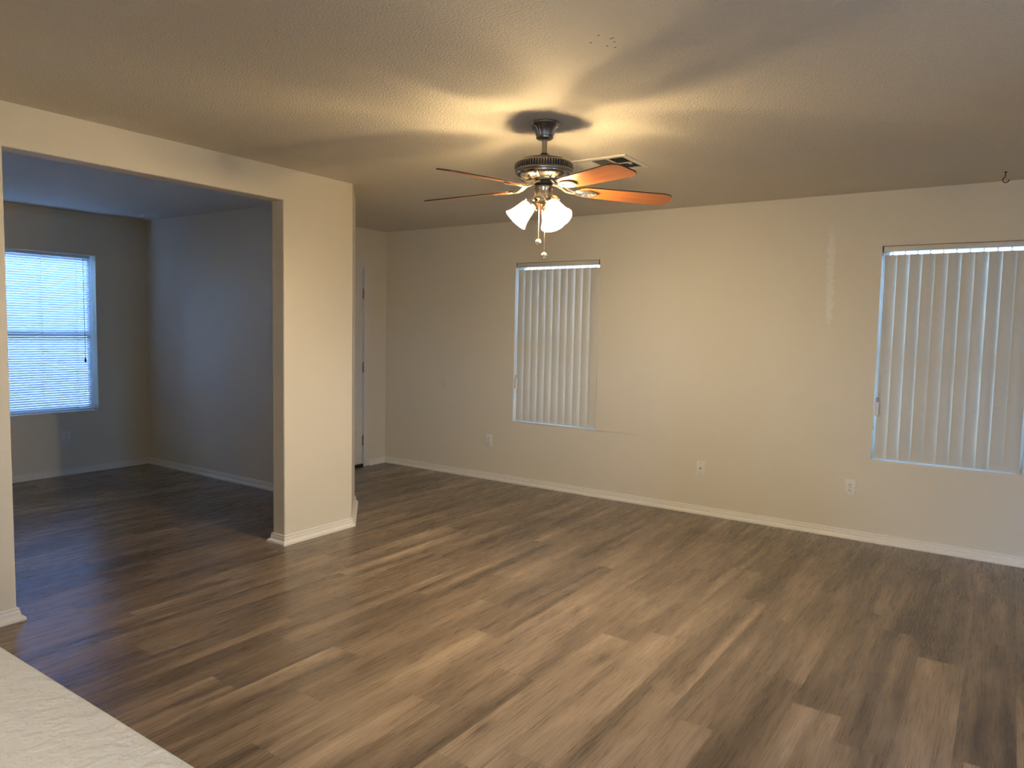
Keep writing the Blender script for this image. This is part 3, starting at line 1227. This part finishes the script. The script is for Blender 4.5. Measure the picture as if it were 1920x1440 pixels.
bme, kme = blade_mesh(), bracket_mesh()
ZB = 2.128
for ang in (-98.5, -26.0, 46.0, 118.0, 189.8):
    b = bpy.data.objects.new('blade', bme)
    b.parent = fan
    b.location = (0, 0, Z(ZB))
    # the blade pitch: the side in the direction of turning hangs lower
    b.rotation_mode = 'XYZ'
    mt = Matrix.Rotation(math.radians(ang), 4, 'Z') @ Matrix.Rotation(math.radians(2.0), 4, 'Y') @ Matrix.Rotation(math.radians(-12), 4, 'X')
    b.matrix_local = Matrix.Translation((0, 0, Z(ZB))) @ mt
    COL.objects.link(b)
    k = bpy.data.objects.new('blade_bracket', kme)
    k.parent = b
    COL.objects.link(k)

# light kit: three bell shades on short curved arms
SHADE_PROF = [(.0255, 0), (.031, -.004), (.036, -.016), (.0395, -.034), (.043, -.054), (.048, -.074), (.0535, -.090), (.060, -.102), (.0625, -.106)]
inner = [(r - .0028, z - .001) for r, z in SHADE_PROF][::-1]
for ang in (-20.4, -140.4, 99.6):
    a = math.radians(ang)
    tilt = math.radians(42)          # from straight down
    ez = Vector((math.cos(a), math.sin(a), 0))
    axis = ez * math.sin(tilt) + Vector((0, 0, -math.cos(tilt)))
    neck = ez * .060 + Vector((0, 0, Z(2.055)))
    rot = Vector((0, 0, -1)).rotation_difference(axis).to_matrix().to_4x4()
    bm = bmesh.new()
    tube(bm, [ez * .030 + Vector((0, 0, Z(2.082))), ez * .046 + Vector((0, 0, Z(2.078))), ez * .056 + Vector((0, 0, Z(2.068))), neck], .0085, 10)
    arm = finish('light_arm', bm, M_nickel, fan, smooth=True)
    bm = bmesh.new()
    lathe(bm, [(0, .012), (.014, .012), (.024, .006), (.031, 0), (.032, -.012), (.030, -.014), (.022, -.012), (0, -.010)], 28, Matrix.Translation(neck) @ rot)
    for q in range(3):
        an = 2 * PI * q / 3 + .4
        p0 = Vector((.030 * math.cos(an), .030 * math.sin(an), -.007))
        p1 = Vector((.043 * math.cos(an), .043 * math.sin(an), -.007))
        mm = Matrix.Translation(neck) @ rot
        tube(bm, [mm @ p0, mm @ p1], .0028, 6)
        ball(bm, mm @ p1, .0045, 1)
    finish('socket_cup', bm, M_nickel, arm, smooth=True)
    bm = bmesh.new()
    lathe(bm, SHADE_PROF + inner, 24, Matrix.Translation(neck + axis * .004) @ rot, close=True)
    sh = finish('lamp_shade', bm, M_shade, fan, smooth=True)
    sh['label'] = 'bell-shaped frosted glass shade, lit'
    bm = bmesh.new()
    lathe(bm, [(0, -.014), (.012, -.016), (.013, -.030), (.019, -.044), (.0225, -.056), (.019, -.070), (.010, -.079), (0, -.082)], 12, Matrix.Translation(neck + axis * .004) @ rot)
    finish('bulb', bm, M_bulb, sh, smooth=True)

# pull chains with crystal knobs; screen-left one is shorter
rv = Vector((0.8236, 0.5672, 0))
for (dx, dy, zt, zb) in ((-.020, -.020, 2.066, 1.885), (.008, -.032, 2.070, 1.820)):
    p = rv * dx + Vector((-.5644, .8221, 0)) * dy
    bm = bmesh.new()
    n = int((zt - zb) / .0042)
    tube(bm, [(p.x, p.y, Z(zt)), (p.x, p.y, Z(zb))], .0009, 5)
    for i in range(n):
        g = bmesh.ops.create_icosphere(bm, subdivisions=1, radius=.0018)
        for v in g['verts']:
            v.co += Vector((p.x, p.y, Z(zt - .0042 * i)))
    ch = finish('pull_chain', bm, M_steel, fan)
    bm = bmesh.new()
    ball(bm, (p.x, p.y, Z(zb) - .014), .0150, 2)
    kn = finish('chain_knob', bm, M_crystal, ch)
    kn['label'] = 'faceted crystal knob'
